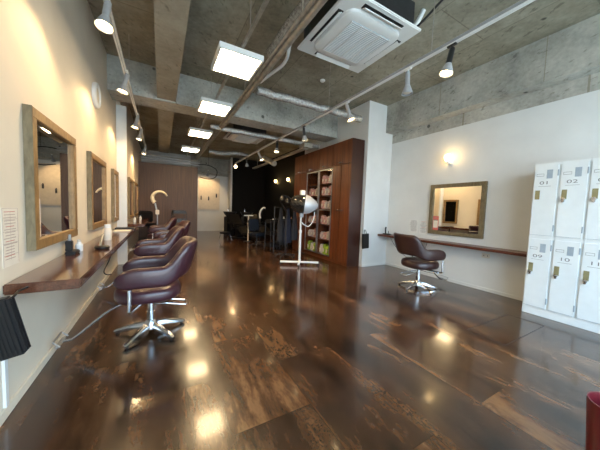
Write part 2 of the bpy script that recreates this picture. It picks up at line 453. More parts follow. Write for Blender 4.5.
def make_chair(label, mat, loc, rz, nm='salon_chair'):
    t = thing(nm, label, 'chair', loc, rz, 'salon styling chairs')
    obj('backrest', shell_bm(), mat, t, ang=60)
    b = NB(); n = 32; prof = [(0, .335), (.2, .335), (.235, .345), (.25, .37), (.25, .415), (.235, .445), (.2, .458), (.1, .466), (0, .468)]
    rings = []
    for r, z in prof:
        if r == 0: rings.append([b.verts.new((0,0,z))]); continue
        ring = []
        for k in range(n):
            a = 2*PI*k/n; ca, sa = math.cos(a), math.sin(a)
            ring.append(b.verts.new((.01+math.copysign(abs(ca)**.78, ca)*r*1.02, math.copysign(abs(sa)**.78, sa)*r*.96, z)))
        rings.append(ring)
    for A, B in zip(rings, rings[1:]):
        for k in range(n):
            vs = []
            for v in (A[k % len(A)], A[(k+1) % len(A)], B[(k+1) % len(B)], B[k % len(B)]):
                if v not in vs: vs.append(v)
            b.faces.new(vs)
    obj('seat', b, mat, t, ang=60)
    for s in (-1, 1):
        b = NB(); tube(b, [(.13, s*.315, .5), (.13, s*.318, .36), (.13, s*.30, .318), (.1, s*.2, .315), (.03, 0, .315)], .0135, 10, smooth=True, flat=1.0)
        obj('arm_bracket', b, 'chrome', t)
    b = NB(); box(b, -.1, .1, -.09, .09, .315, .336, .004); lathe(b, [(.034, .06), (.034, .2), (.026, .201), (.026, .316)], 20); obj('column', b, 'chrome', t)
    b = NB(); lathe(b, [(.06, .05), (.058, .085), (.045, .11), (.036, .125)], 20); obj('hub', b, 'chrome', t)
    for k in range(5):
        a = 2*PI*k/5-PI/2
        b = NB(); d = Vector((math.cos(a), math.sin(a), 0)); q = Vector((-d.y, d.x, 0))
        prev = None
        secs = [(.04, .055, .1, .026), (.12, .05, .092, .024), (.22, .028, .062, .021), (.285, .014, .04, .018), (.298, .016, .034, .013)]
        for r, z0, z1, w in secs:
            ring = [b.verts.new(d*r+q*w*sx+Vector((0,0,z))) for sx, z in ((-1, z0), (1, z0), (1, (z0+z1)/2+.005), (.55, z1), (-.55, z1), (-1, (z0+z1)/2+.005))]
            if prev:
                for j in range(6): b.faces.new((prev[j], prev[(j+1) % 6], ring[(j+1) % 6], ring[j]))
            else: b.faces.new(ring[::-1])
            prev = ring
        b.faces.new(prev); lg = obj('leg', b, 'chrome', t)
        b = NB(); lathe(b, [(.014, 0), (.016, .016)], 12, T(d.x*.27, d.y*.27, 0)); obj('foot_glide', b, 'black', lg)
    # pump pedal loop pointing backward
    b = NB(); tube(b, [(-.02, -.03, .27), (-.12, -.07, .27), (-.28, -.075, .235), (-.3, -.06, .232), (-.3, .04, .232), (-.28, .055, .235), (-.12, .05, .27), (-.02, .03, .27)], .0065, 8)
    obj('pump_pedal', b, 'chrome', t)
    b = NB(); tube(b, [(.2, .1, .33), (.3, .1, .28), (.49, .1, .12), (.53, .1, .1), (.57, .1, .098)], .01, 10, smooth=True)
    f = obj('footrest', b, 'chrome', t)
    b = NB(); box(b, .57, .595, .02, .2, .085, .105, .008, rot=Matrix.Rotation(-.35, 3, 'Y')); tube(b, [(.56, .02, .1), (.6, .02, .14), (.6, .2, .14), (.56, .2, .1)], .006, 8); obj('foot_plate', b, 'alu', f)
    b = NB(); tube(b, [(-.1, -.1, .325), (-.05, -.29, .32), (.0, -.36, .335)], .005, 8, smooth=True); lathe(b, [(.0, 0), (.01, .004), (.011, .02), (0, .03)], 12, aim((.0, -.36, .335), (0, -.9, .1))); obj('recline_lever', b, 'chrome', t)
    return t
ch = make_chair('plum vinyl salon chair nearest the camera in the row on the left', 'leather', (-.08, 2.56, 0), PI)
dup(ch, (-.08, 4.0, 0), PI+.05, 'plum vinyl salon chair, second from the camera in the left row')
dup(ch, (.13, 5.4, 0), PI+.12, 'plum vinyl salon chair, third from the camera, just before the white post')
dup(ch, (-.03, 6.9, 0), PI, 'plum vinyl salon chair farthest in the left row, beyond the white post')
make_chair('dark brown vinyl salon chair standing alone at the right wall counter', 'leather_r', (3.5, 2.42, 0), -.25)

# ------------------------------------------------------------------ lockers
LX, LY0, LY1, LH = 3.9, .375, 1.275, 1.8
lk = thing('locker_cabinet', 'tall white steel locker with numbered doors at the right edge of the room', 'locker', (LX, LY1, 0))
b = NB(); box(b, .012, .49, -.9, 0, 0, LH, .004); obj('body', b, 'locker', lk)
FA = Matrix(((0,0,-1,0), (-1,0,0,0), (0,1,0,0), (0,0,0,1)))       # lettering faces -x
cw = .9/4
for r, (z0, z1) in enumerate(((.955, 1.775), (.1, .915))):
    for c_ in range(4):
        num = '%02d' % (c_+1 + 8*r)
        y1 = -c_*cw-.012; y0 = -(c_+1)*cw+.01
        b = NB(); box(b, -.004, .013, y0, y1, z0, z1, .003)
        box(b, -.0048, -.003, y0+.004, y1-.004, z0+.004, z0+.007, mi=1) ; d = obj('door', b, ['locker', 'lt_grey'], lk)
        yc = (y0+y1)/2
        b = NB()
        for a in ((y1-.022, y1-.02, z1-.125, z1-.098), (y1-.085, y1-.083, z1-.125, z1-.098), (y1-.085, y1-.02, z1-.1, z1-.097), (y1-.085, y1-.02, z1-.126, z1-.123)):
            box(b, -.007, -.004, a[0], a[1], a[2], a[3])
        obj('name_slot', b, 'print', d)
        b = NB(); box(b, -.0055, -.004, y0+.045, y0+.095, z1-.155, z1-.055)
        for k in range(6): box(b, -.0065, -.005, y0+.05, y0+.09, z1-.148+k*.016, z1-.142+k*.016)
        obj('air_grille', b, 'lt_grey', d)
        text_into(num, .062, T(-.0045, yc+.008, z1-.205) @ FA @ Matrix.Diagonal((1.45, .85, 1, 1)), 'number', 'print', d)
        b = NB(); box(b, -.005, -.004, yc-.05, yc+.06, z1-.245, z1-.242); obj('underline', b, 'print', d)
        b = NB(); box(b, -.007, -.004, y1-.062, y1-.02, z1-.395, z1-.29, .001); obj('lock_plate', b, 'brass', d)
        if (r, c_) != (0, 0):
            b = NB(); lathe(b, [(.013, 0), (.013, .012), (.009, .02), (.016, .03), (.016, .038), (0, .04)], 14, aim((-.006, y1-.045, z1-.395), (-1, 0, 0))); box(b, -.03, -.004, y1-.05, y1-.03, z1-.43, z1-.4, .003); obj('dial_knob', b, 'chrome', d)
        for zz in (z0+.06, z1-.13):
            b = NB(); box(b, -.008, .0, y0-.006, y0+.006, zz, zz+.07, .002); obj('hinge', b, 'lt_grey', d)

# ------------------------------------------------------------------ storage cabinet
CX, CD = 3.364, .32
cb = thing('storage_cabinet', 'tall red-brown wood storage cabinet with glazed shelves, in the middle of the right side', 'cabinet', (CX, 3.95, 0))
H_ = 2.64; Lc = 2.45
b = NB(); 
box(b, .0, CD, 0, .03, 0, H_, .002, mi=1); box(b, .0, CD, Lc-.03, Lc, 0, H_); box(b, .02, CD, .03, Lc-.03, 0, .1); box(b, 0.002, CD, .03, Lc-.03, H_-.03, H_)
box(b, CD-.015, CD, .03, Lc-.03, .1, H_-.03); box(b, .02, CD-.015, .03, Lc-.03, 2.13, 2.155)
for y in (.62, 1.18, 1.76): box(b, .005, CD-.015, y-.015, y+.015, .1, 2.13)
obj('carcass', b, ['cab', 'cab_dark'], cb)
def cdoor(y0, y1, z0, z1, hy, hz):
    b = NB(); box(b, -.018, .001, y0+.006, y1-.006, z0+.006, z1-.006, .003); d = obj('door', b, 'cab', cb)
    b = NB(); tube(b, [(-.018, hy-.05, hz), (-.045, hy-.05, hz), (-.045, hy+.05, hz), (-.018, hy+.05, hz)], .009, 8); obj('handle', b, 'chrome', d)
cdoor(.0, .62, 2.15, H_, .33, 2.19); cdoor(.62, 1.18, 2.15, H_, .95, 2.19); cdoor(1.18, 1.76, 2.15, H_, 1.56, 2.19); cdoor(1.76, 2.45, 2.15, H_, 2.15, 2.19)
cdoor(0, .31, .06, 2.15, .26, 1.18); cdoor(.31, .62, .06, 2.15, .36, 1.18); cdoor(1.76, 2.1, .06, 2.15, 2.05, 1.18); cdoor(2.1, 2.45, .06, 2.15, 2.15, 1.18)
SH = [.1, .46, .82, 1.17, 1.27, 1.53, 1.83]
tops = [.13, .47, .83, 1.2, 1.52, 1.80]
for z in tops[1:]:
    for y0, y1 in ((.635, 1.165), (1.195, 1.745)):
        b = NB(); box(b, .03, CD-.016, y0, y1, z-.02, z, .002); obj('shelf', b, 'cab', cb)
for y0, y1 in ((.63, 1.17), (1.19, 1.75)):
    b = NB()
    for a in ((y0, y0+.025), (y1-.025, y1)): box(b, -.016, .002, a[0], a[1], .105, 2.12, .002)
    box(b, -.016, .002, y0, y1, .105, .13); box(b, -.016, .002, y0, y1, 2.095, 2.12); box(b, -.016, .002, y0, y1, 1.16, 1.185)
    g = obj('glass_door', b, 'alu', cb, label='aluminium framed glass door')
    b = NB(); box(b, -.01, -.006, y0+.02, y1-.02, .125, 2.1); obj('pane', b, 'glass', g)
lvl = ['bottom shelf', 'second shelf up', 'third shelf up', 'fourth shelf up', 'fifth shelf up', 'top shelf']
kinds = [('green', 'lime green'), ('pale', 'pale'), ('pink', 'pink'), ('pale', 'pale'), ('pink', 'pink'), ('pink', 'pink')]
protos = {}
def pkg(mat, w, h, d, seed):
    r = random.Random(seed); b = NB()
    box(b, 0, d, -w/2, w/2, 0, h, min(.02, w*.22)); 
    for v in b.verts:
        if v.co.z > h*.5: v.co.x += (v.co.z/h-.5)*d*.3*r.uniform(.2, 1); v.co.y *= .82
    box(b, -.001, .001, -w*.28, w*.28, h*.25, h*.6, mi=1)
    return b
for li, z in enumerate(tops):
    for bi, (y0, y1, side) in enumerate(((.635, 1.165, 'near'), (1.195, 1.745, 'far'))):
        if li == 5 and bi == 1: continue
        z_ = z if li else .1
        n = 4; m, cn = kinds[li]
        if bi == 1 and li in (1, 2): m, cn = ('pink', 'pink') if li == 2 else ('pale', 'pale')
        m0, cn0 = m, cn
        for k in range(n):
            m, cn = (m0, cn0) if (k+li+bi) % 3 else (('pale', 'pale') if m0 != 'pale' else ('pink', 'pink'))
            w = .105; h = random.uniform(.17, .24) if li != 0 else random.uniform(.22, .27)
            if (m, li == 0, k % 3) not in protos:
                o = obj('product_pouch', pkg(m, w, h, .12, k+li), [m, 'paper']); protos[(m, li == 0, k % 3)] = o
            else:
                o = protos[(m, li == 0, k % 3)].copy(); C.objects.link(o)
            o.location = (CX+.06, 3.95+y0+.07+k*(y1-y0-.13)/(n-1), z_)
            tag(o, '%s product pouch in the row on the %s of the %s glazed bay' % (cn, lvl[li], 'right-hand' if bi == 0 else 'left-hand'), 'pouch', 'pouches on the %s, %s bay' % (lvl[li], side))
# black bag hanging on the cabinet's end
t = thing('hanging_bag', 'small black bag hanging on the white wall beside the wood cabinet', 'bag', (3.715, 3.82, .42), 0)
b = NB(); box(b, -.09, .09, -.018, .018, -.02, .29, .008, rot=Matrix.Rotation(-.06, 3, 'Y')); obj('pouch', b, 'black', t)
b = NB(); tube(b, [(-.03, 0, .27), (-.02, .02, .34), (0, .035, .37), (.02, .02, .34), (.03, 0, .27)], .005, 8, smooth=True); obj('strap', b, 'black', t)
b = NB(); lathe(b, [(.008, 0), (.008, .03), (.012, .034), (0, .036)], 10, aim((0, .05, .365), (0, -1, .0))); obj('hook', b, 'chrome', t)

# ------------------------------------------------------------------ hooded dryer on its stand
t = thing('hooded_dryer', 'white hooded hair dryer with dark visor on a wheeled stand before the wood cabinet', 'hair dryer', (2.53, 4.49, 0), 0)
b = NB(); 
for a0, L in ((-.50, .40), (1.0, .24)):
    d = Vector((math.cos(a0), math.sin(a0), 0)); tube(b, [d*-L+Vector((0,0,.065)), d*L+Vector((0,0,.065))], .022, 8)
obj('base', b, 'white', t)
for a0, L in ((-.50, .40), (1.0, .24)):
    for s in (-1, 1):
        d = Vector((math.cos(a0), math.sin(a0), 0))*L*s
        b = NB(); lathe(b, [(0, -.012), (.024, -.012), (.024, .012), (0, .012)], 14, aim((d.x, d.y, .0245), (d.y, -d.x, 0))); tube(b, [(d.x, d.y, .025), (d.x, d.y, .06)], .008, 8); obj('caster', b, 'black', t)
b = NB(); tube(b, [(0,0,.05), (0,0,.7)], .024, 12); tube(b, [(0,0,.7), (0,0,1.06)], .017, 12); lathe(b, [(.032, .68), (.032, .74)], 14); obj('pole', b, 'white', t)
b = NB(); tube(b, [(0,0,1.04), (.02,0,1.08), (.12,0,1.12)], .02, 10, smooth=True); box(b, -.03, .05, -.03, .03, 1.0, 1.09, .008); obj('neck', b, 'grey', t)
ax = Vector((-.86, .46, .1)).normalized()
A = T(.29, -.1, 1.25) @ ax.to_track_quat('Z', 'Y').to_matrix().to_4x4()
b = NB(); lathe(b, [(0, -.05), (.05, -.035), (.11, .02), (.165, .1), (.195, .18), (.2, .24), (.19, .24), (.18, .18), (.15, .11), (.1, .05), (0, .0)], 28, A); obj('hood', b, 'silverw', t, ang=50)
b = NB(); lathe(b, [(.19, .235), (.205, .235), (.2, .32), (.165, .44), (.1, .52), (.095, .51), (.155, .435), (.19, .32)], 28, A); obj('visor', b, 'smoke', t)
b = NB(); box(b, -.03, .07, -.04, .04, 1.46, 1.56, .008); obj('control_box', b, 'white', t)
b = NB(); tube(b, [(.3, -.05, 1.12), (.26, -.07, .95), (.16, -.06, .82), (.05, -.03, .86), (.02, -.02, .9)], .01, 8, smooth=True); obj('cable', b, 'white', t)

# ------------------------------------------------------------------ ceiling lights
cl = thing('ceiling_light', 'square white ceiling light panel nearest the camera', 'ceiling light', (.76, 3.0, 2.795), 0, 'square ceiling light panels')
b = NB(); 
for a in ((-.24, .24, -.26, -.235), (-.24, .24, .235, .26), (-.24, -.215, -.235, .235), (.215, .24, -.235, .235)): box(b, *a, 0, .06, .003)
box(b, -.23, .23, -.25, .25, .05, .06); box(b, -.02, .02, -.2, .2, .06, .07); obj('housing', b, 'white', cl)
b = NB(); box(b, -.215, .215, -.235, .235, .004, .03); obj('diffuser', b, 'tile_light', cl)
dup(cl, (.78, 4.48, 2.79), None, 'square white ceiling light panel, second from the camera')
dup(cl, (.77, 6.2, 2.79), None, 'square white ceiling light panel, third from the camera')
dup(cl, (.75, 8.1, 2.79), None, 'square white ceiling light panel farthest from the camera')

# ceiling wireway, pipes and ducts
def pipe(name, pts, r, mat, label, cat='pipe', smooth=False, n=14, hang=()):
    b = NB(); tube(b, pts, r, n, smooth=smooth)
    for x, y, z0, z1 in hang: tube(b, [(x, y, z0), (x, y, z1)], .005, 6)
    return tag(obj(name, b, mat), label, cat)
b = NB(); box(b, .747, .777, 1.2, 9.6, 2.865, 2.895)
for y in (1.5, 2.5, 3.6, 4.7, 5.8, 7.0, 8.6): tube(b, [(.762, y, 2.89), (.762, y, 3.42)], .005, 6)
tag(obj('wireway', b, 'galv'), 'grey steel wireway on the ceiling above the light panels', 'conduit')
pipe('sprinkler_pipe', [(1.125, .6, 2.84), (1.125, 9.7, 2.84)], .032, 'galv', 'long straight steel pipe running front to back below the beams', hang=[(1.125, y_, 2.85, 3.42) for y_ in (2.1, 3.9, 6.5, 8.5)])
pipe('conduit_pipe', [(1.072, .6, 2.85), (1.072, 9.7, 2.85)], .018, 'galv', 'thin steel conduit running right beside the long straight pipe', hang=[(1.072, y_, 2.86, 3.42) for y_ in (1.5, 6.0, 8.0)])
pts = [(1.22, .9+.2*i, 3.13+.012*math.sin(i*1.7)) for i in range(12)]
pipe('flexible_duct', pts, .072, 'duct', 'foil flexible duct running front to back beside the air conditioner', 'duct')
pts = [(1.36+.15*i, 4.03+.01*math.sin(i), 3.08+.008*math.sin(i*2.1)) for i in range(16)]
pipe('flexible_duct', pts, .068, 'duct', 'foil flexible duct crossing just in front of the concrete cross beam', 'duct')
pts = [(.9+.17*i, 5.62, 2.84+.008*math.sin(i*1.9)) for i in range(17)]
pipe('flexible_duct', pts, .056, 'duct', 'foil flexible duct crossing just behind the concrete cross beam', 'duct')
pts = [(1.35+.1*i, 8.6, 2.96-.04*math.sin(i*.5)) for i in range(14)]
pipe('flexible_duct', pts, .075, 'duct', 'foil flexible duct farthest back, above the white wall', 'duct')
pipe('duct_stub', [(2.78, 7.4, 2.72), (2.84, 6.7, 2.45)], .075, 'galv', 'short round steel duct outlet left of the cabinet top', 'duct', hang=[(2.78, 7.35, 2.75, 3.42)])
pipe('drain_hose', [(1.32, 3.75, 3.08), (1.38, 3.5, 3.1), (1.43, 3.15, 3.1), (1.38, 2.9, 3.14), (1.36, 2.8, 3.42)], .022, 'white', 'white bent drain hose beside the nearer air conditioner', 'hose', True)
b = NB(); box(b, 2.94, 3.04, 5.2, 9.0, 2.60, 2.64); box(b, 2.9, 3.12, 5.1, 5.35, 2.62, 2.72)
for y in (5.3, 7, 8.6): tube(b, [(2.99, y, 2.64), (2.99, y, 3.42)], .005, 6)
tag(obj('cable_tray', b, 'galv'), 'straight steel cable tray hanging above the dark shampoo corner', 'cable tray')
for k, z in enumerate((2.62, 2.69, 2.76)):
    pipe('conduit_pipe', [(LW2+.05, 9.66-.05*k, z+.02), (1.2, 9.66-.05*k, z-.02)], .016, 'alu' if k < 2 else 'galv', ('lowest', 'middle', 'topmost')[k]+' of three thin steel pipes above the brown partition')
pipe('cable_loop', [(1.15, 9.5, 2.62), (1.5, 9.6, 2.64), (1.78, 9.6, 2.5), (1.75, 9.6, 2.25), (1.5, 9.6, 2.15), (1.2, 9.6, 2.2)], .014, 'black', 'black cable hanging in a loop beside the brown partition', 'cable', True, 14, [(1.5, 9.6, 2.64, 3.42)])
pipe('conduit_pipe', [(1.2, 12.31, 2.72), (2.76, 12.31, 2.68)], .03, 'galv', 'steel pipe running across the far white wall', hang=[(1.4, 12.31, 2.72, 3.42), (2.5, 12.31, 2.68, 3.42)])
# smoke detectors
for i, (x, y, z) in enumerate(((2.45, 3.75, 3.42),)):
    b = NB(); lathe(b, [(0, -.035), (.03, -.03), (.045, -.012), (.045, 0)], 20, T(x, y, z)); tag(obj('smoke_detector', b, 'white'), 'small round white detector on the concrete ceiling', 'smoke detector')

# ------------------------------------------------------------------ air conditioners
def make_ac(loc, label):
    t = thing('ceiling_air_conditioner', label, 'air conditioner', loc, 0, 'ceiling cassette air conditioners')
    b = NB(); box(b, -.42, .42, -.42, .42, .03, .30, .004); obj('casing', b, 'gun', t)
    # panel with rounded rim
    b = NB(); box(b, -.475, .475, -.475, .475, 0, .03, .008); obj('panel', b, 'white', t)
    def rr(s, z, sq=.22, nn=40, pinch=0.0):
        out = []
        for k in range(nn):
            a = 2*PI*k/nn; ca, sa = math.cos(a), math.sin(a)
            x = math.copysign(abs(ca)**sq, ca)*s; y = math.copysign(abs(sa)**sq, sa)*s
            out.append((x, y, z))
        return out
    b = NB(); prev = None
    for s, z in ((.36, 0), (.355, -.022), (.33, -.034), (.27, -.036)):
        ring = [b.verts.new(p) for p in rr(s, z, .32)]
        if prev:
            for k in range(40): b.faces.new((prev[k], prev[(k+1) % 40], ring[(k+1) % 40], ring[k]))
        prev = ring
    b.faces.new(prev); obj('inner_cover', b, 'white', t, ang=50)
    b = NB(); box(b, -.255, .255, -.255, .255, -.043, -.036, .002)
    for k in range(5): x = -.255+.51*k/4; box(b, x-.006, x+.006, -.255, .255, -.05, -.043, mi=1)
    for k in range(24): y = -.245+.49*k/23; box(b, -.255, .255, y-.004, y+.004, -.047, -.043, mi=1)
    obj('grille', b, ['lt_grey', 'white'], t)
    for k in range(4):
        b = NB(); R3 = Matrix.Rotation(k*PI/2, 4, 'Z')
        box(b, -.26, .26, .37, .43, -.003, .001, mi=1); tilt = Matrix.Rotation(-.5, 3, 'X')
        box(b, -.25, .25, .375, .425, -.022, -.014, .003, rot=tilt)
        bmesh.ops.transform(b, matrix=R3, verts=b.verts[:]); obj('louvre', b, ['white', 'black'], t)
    for sx in (-1, 1):
        for sy in (-1, 1):
            b = NB(); top = (CE-loc[2]); tube(b, [(sx*.4, sy*.4+0, .3), (sx*.4, sy*.4, top)], .006, 6); obj('hanger_rod', b, 'galv', t)
    return t
make_ac((1.87, 2.24, 3.04), 'white ceiling cassette air conditioner nearest the camera')
make_ac((1.93, 6.55, 2.99), 'white ceiling cassette air conditioner farther back, behind the cross beam')
pipe('insulated_pipe', [(2.3, 2.3, 3.2), (2.42, 2.2, 3.18), (2.48, 2.1, 3.22), (2.52, 1.98, 3.3), (2.54, 1.9, 3.42)], .026, 'white', 'white insulated pipe leaving the nearer air conditioner', 'pipe', True)
pipe('grey_cable', [(2.3, 2.15, 3.22), (2.36, 2.05, 3.16), (2.42, 1.9, 3.18), (2.44, 1.6, 3.3)], .012, 'gun', 'grey cable beside the nearer air conditioner', 'cable', True)

# ------------------------------------------------------------------ tracks and spotlights
def track(x, y0, y1, z, label, mat):
    t = thing('lighting_track', label, 'light track', (x, y0, z), 0)
    b = NB(); L = y1-y0
    box(b, -.018, .018, 0, L, 0, .03, .002, mi=1); box(b, -.018, -.003, 0, L, -.006, 0); box(b, .003, .018, 0, L, -.006, 0); obj('rail', b, [mat, 'grey'], t)
    k = 0; y = .5
    while y < L:
        b = NB(); tube(b, [(0, y, .018), (0, y, CE-z if not (4.85 < y0+y < 5.4) else 2.9-z)], .004, 6); obj('hanger_rod', b, 'galv', t); y += 1.7
    return t
track(2.29, -.6, 8.95, 2.70, 'long white lighting track running front to back on the right of the air conditioners', 'white')
track(-.38, .3, 8.9, 2.74, 'white lighting track running front to back above the left wall mirrors', 'white')
WARM = (1, .66, .33)
def spot(x, y, z, d, neck, lit, label, power, size=55, col=WARM, blend=.5):
    d = Vector(d).normalized()
    t = thing('track_spotlight', label, 'spotlight', (x, y, z), 0, 'track spotlights')
    b = NB(); box(b, -.014, .014, -.04, .04, -.022, -.006, .003); tube(b, [(0,0,-.02), (0,0,-.06)], .008, 8); obj('adapter', b, neck, t)
    h = Vector((0,0,-.065)); A = aim(h, d)
    b = NB(); lathe(b, [(0, -.03), (.02, -.03), (.024, -.02), (.026, .11), (.028, .12)], 18, A); obj('neck', b, neck if neck == 'black' else 'grey', t)
    b = NB(); lathe(b, [(.026, .11), (.033, .125), (.044, .155), (.054, .185), (.06, .2), (.056, .2), (.04, .155), (.022, .125)], 24, A)
    hd = obj('bell_shade', b, 'grey', t)
    b = NB(); lathe(b, [(0, .13), (.02, .135), (.034, .155), (.045, .18), (.03, .192), (0, .196)], 20, A); obj('bulb', b, 'bulb' if lit else 'paper', hd)
    if lit:
        L = bpy.data.lights.new('spot_beam', 'SPOT'); L.energy = power; L.color = col; L.spot_size = math.radians(size); L.spot_blend = blend; L.shadow_soft_size = .05
        lo = bpy.data.objects.new('spot_beam', L); C.objects.link(lo); lo.parent = t
        lo.matrix_local = T(*(h+d*.222)) @ (-d).to_track_quat('Z', 'Y').to_matrix().to_4x4()
    return t
nth = ['nearest the camera', 'second from the camera', 'third from the camera', 'fourth from the camera', 'fifth from the camera', 'sixth from the camera', 'seventh from the camera', 'farthest from the camera']
for i, (y, p) in enumerate(((2.5, 15), (3.72, 15), (5.3, 17), (6.2, 18), (7.9, 28))):
    spot(-.36, y, 2.74, (-.2 if i else -.08, -.05 if i else -.22, -.94), 'white', True, 'grey track spotlight above the left wall mirrors, '+nth[i], p, 150, blend=.5)
for i, (y, d, nk, lit, p) in enumerate(((1.40, (-.15, .1, -1), 'black', True, 30), (1.86, (.05, 0, -1), 'white', False, 0), (2.85, (.25, -.2, -.9), 'white', True, 40), (4.07, (.2, .1, -1), 'black', True, 40),
        (5.28, (-.1, -.1, -1), 'black', True, 35), (6.5, (.35, -.2, -.8), 'white', True, 30), (7.6, (.2, .3, -.9), 'black', True, 20), (8.9, (-.2, -.9, -.35), 'white', True, 12))):
    col = 'black' if nk == 'black' else 'white'
    spot(2.29, y, 2.70, d, nk, lit, '%s track spotlight on the right-hand track, %s' % (col, nth[i]), p, 60)

spot(1.75, 11.3, 2.70, (.0, .75, -.65), 'white', True, 'white spotlight on the far pipe lighting the white back wall', 45, 95)
pipe('lamp_pipe', [(1.2, 11.3, 2.712), (2.7, 11.3, 2.712)], .012, 'galv', 'thin pipe carrying the spotlight before the white back wall', hang=[(1.3, 11.3, 2.71, 3.42), (2.6, 11.3, 2.71, 3.42)])
for k, (x, z) in enumerate(((1.62, 1.62), (1.95, 1.6), (2.3, 1.75))):
    b = NB(); box(b, -.015, .015, -.02, 0, -.01, .03, .003); box(b, -.03, .03, -.018, -.006, -.16, -.0, .006)
    tag(obj('hanging_tool', b, 'gun', loc=(x, BK-.032, z)), 'small dark tool hung on the far white wall, '+('left one', 'middle one', 'right one')[k], 'tool', 'tools hung on the far white wall')
# ------------------------------------------------------------------ wall sconces
def sconce(loc, d, label, power):
    t = thing('wall_sconce', label, 'wall lamp', loc, 0, 'globe wall sconces')
    dv = Vector(d)
    b = NB(); lathe(b, [(.045, 0), (.045, .012), (.03, .02), (.0, .022)], 20, aim((0,0,0), dv)); tube(b, [tuple(dv*.015), tuple(dv*.07), tuple(dv*.1+Vector((0,0,.02)))], .012, 10); obj('wall_mount', b, 'white', t)
    b = NB(); lathe(b, [(.035, -.005), (.04, .03), (.03, .04)], 20, T(*(dv*.1))); obj('cup', b, 'white', t)
    b = NB(); lathe(b, [(.03, .03), (.05, .05), (.062, .085), (.06, .11), (.045, .14), (.02, .153), (0, .155)], 24, T(*(dv*.1))); obj('globe', b, 'globe', t)
    L = bpy.data.lights.new('sconce_glow', 'POINT'); L.energy = power; L.color = (1, .66, .3); L.shadow_soft_size = .06
    lo = bpy.data.objects.new('sconce_glow', L); C.objects.link(lo); lo.parent = t; lo.location = dv*.19+Vector((0,0,.1))
sconce((RW, 2.56, 2.05), (-1,0,0), 'lit globe sconce on the white right wall above the square mirror', 1.6)
sconce((RW, 8.75, 2.22), (-1,0,0), 'lit globe sconce on the black wall, right of the pair', 2.5)
sconce((RW, 9.95, 2.25), (-1,0,0), 'lit globe sconce on the black wall, left of the pair', 2.5)

# round white wall speaker on the left wall
t = thing('wall_speaker', 'flat round white speaker high on the left wall between the first two mirrors', 'speaker', (LW, 4.05, 2.49))
b = NB(); lathe(b, [(.15, 0), (.15, .03), (.14, .042), (.125, .042), (.12, .03)], 36, aim((0,0,0), (1,0,0))); obj('rim', b, 'white', t)
b = NB(); lathe(b, [(0, .0), (.118, .0), (.118, .029), (0, .033)], 36, aim((0,0,0), (1,0,0))); obj('grille', b, 'cream', t)
# electric outlet
t = thing('wall_outlet', 'small beige electric outlet on the right wall under the slim counter', 'outlet', (RW, 1.92, .55))
b = NB(); box(b, -.008, 0, -.055, .055, -.035, .035, .003); obj('plate', b, 'cream', t)
b = NB(); 
for y in (-.025, .025): box(b, -.009, -.008, y-.004, y+.004, -.01, .01)
obj('sockets', b, 'black', t)

# ------------------------------------------------------------------ things on the counters
CT = .713
t = thing('hand_mirror_stand', 'round black stand with an angled silver handle on the left counter', 'holder', (-.50, 3.02, CT), 0)
b = NB(); lathe(b, [(.055, 0), (.06, .008), (.06, .022), (.05, .03), (0, .031)], 24); obj('base', b, 'black', t)
b = NB(); tube(b, [(-.01, -.03, .03), (.0, .04, .12), (.0, .05, .135)], .011, 10); obj('handle', b, 'alu', t)
t = thing('tool_holder', 'small black tool holder standing on the left counter against the wall', 'holder', (-.66, 2.78, CT), 0)
b = NB(); box(b, -.035, .035, -.07, .07, 0, .03, .006); box(b, -.035, .01, -.06, -.01, .03, .12, .006); obj('body', b, 'black', t)
b = NB(); tube(b, [(-.01, -.035, .1), (-.01, -.035, .17)], .012, 10); obj('tool', b, 'alu', t)
t = thing('spray_bottle', 'white bottle standing by the black tool holder on the left counter', 'bottle', (-.65, 2.93, CT), 0)
b = NB(); lathe(b, [(.026, 0), (.028, .005), (.028, .06), (.014, .078), (.012, .09)], 20); obj('body', b, 'white', t)
b = NB(); lathe(b, [(.014, .085), (.014, .105), (0, .106)], 14); obj('cap', b, 'cream', t)
t = thing('lotion_jar', 'tall pale bottle with white pump cap on the left counter before the third mirror', 'bottle', (-.56, 3.72, CT), 0)
b = NB(); lathe(b, [(.036, 0), (.04, .01), (.04, .13), (.03, .15)], 20); obj('body', b, 'paper', t)
b = NB(); lathe(b, [(.03, .148), (.034, .15), (.034, .19), (0, .192)], 20); obj('cap', b, 'white', t)
b = NB(); box(b, -.14, .14, -.11, .11, 0, .02, .006); tag(obj('serving_tray', b, 'black', loc=(-.56, 5.35, CT)), 'flat black tray at the far end of the left counter', 'tray')
b = NB(); box(b, -.1, .12, -.14, .14, 0, .015, .004); tag(obj('folded_towel', b, 'cream', loc=(-.55, 4.85, CT)), 'cream folded towel in front of the black tray on the left counter', 'towel')
for x, y, lb in ((-.56, 7.2, 'small white bottle on the far left counter, nearer one'), (-.5, 8.1, 'small white bottle on the far left counter, farther one')):
    t = thing('spray_bottle', lb, 'bottle', (x, y, CT), 0)
    b = NB(); lathe(b, [(.03, 0), (.032, .005), (.032, .08), (.014, .1), (.012, .13)], 16); obj('body', b, 'white', t)
    b = NB(); box(b, -.012, .03, -.01, .01, .125, .15, .003); obj('nozzle', b, 'black', t)
# cable hook under left counter
pipe('extension_cord', [(-.43, 3.05, .66), (-.44, 2.95, .6), (-.46, 2.85, .53), (-.44, 2.83, .5), (-.41, 2.87, .49)], .005, 'black', 'thin black cord hanging under the front edge of the left counter', 'cord', True)
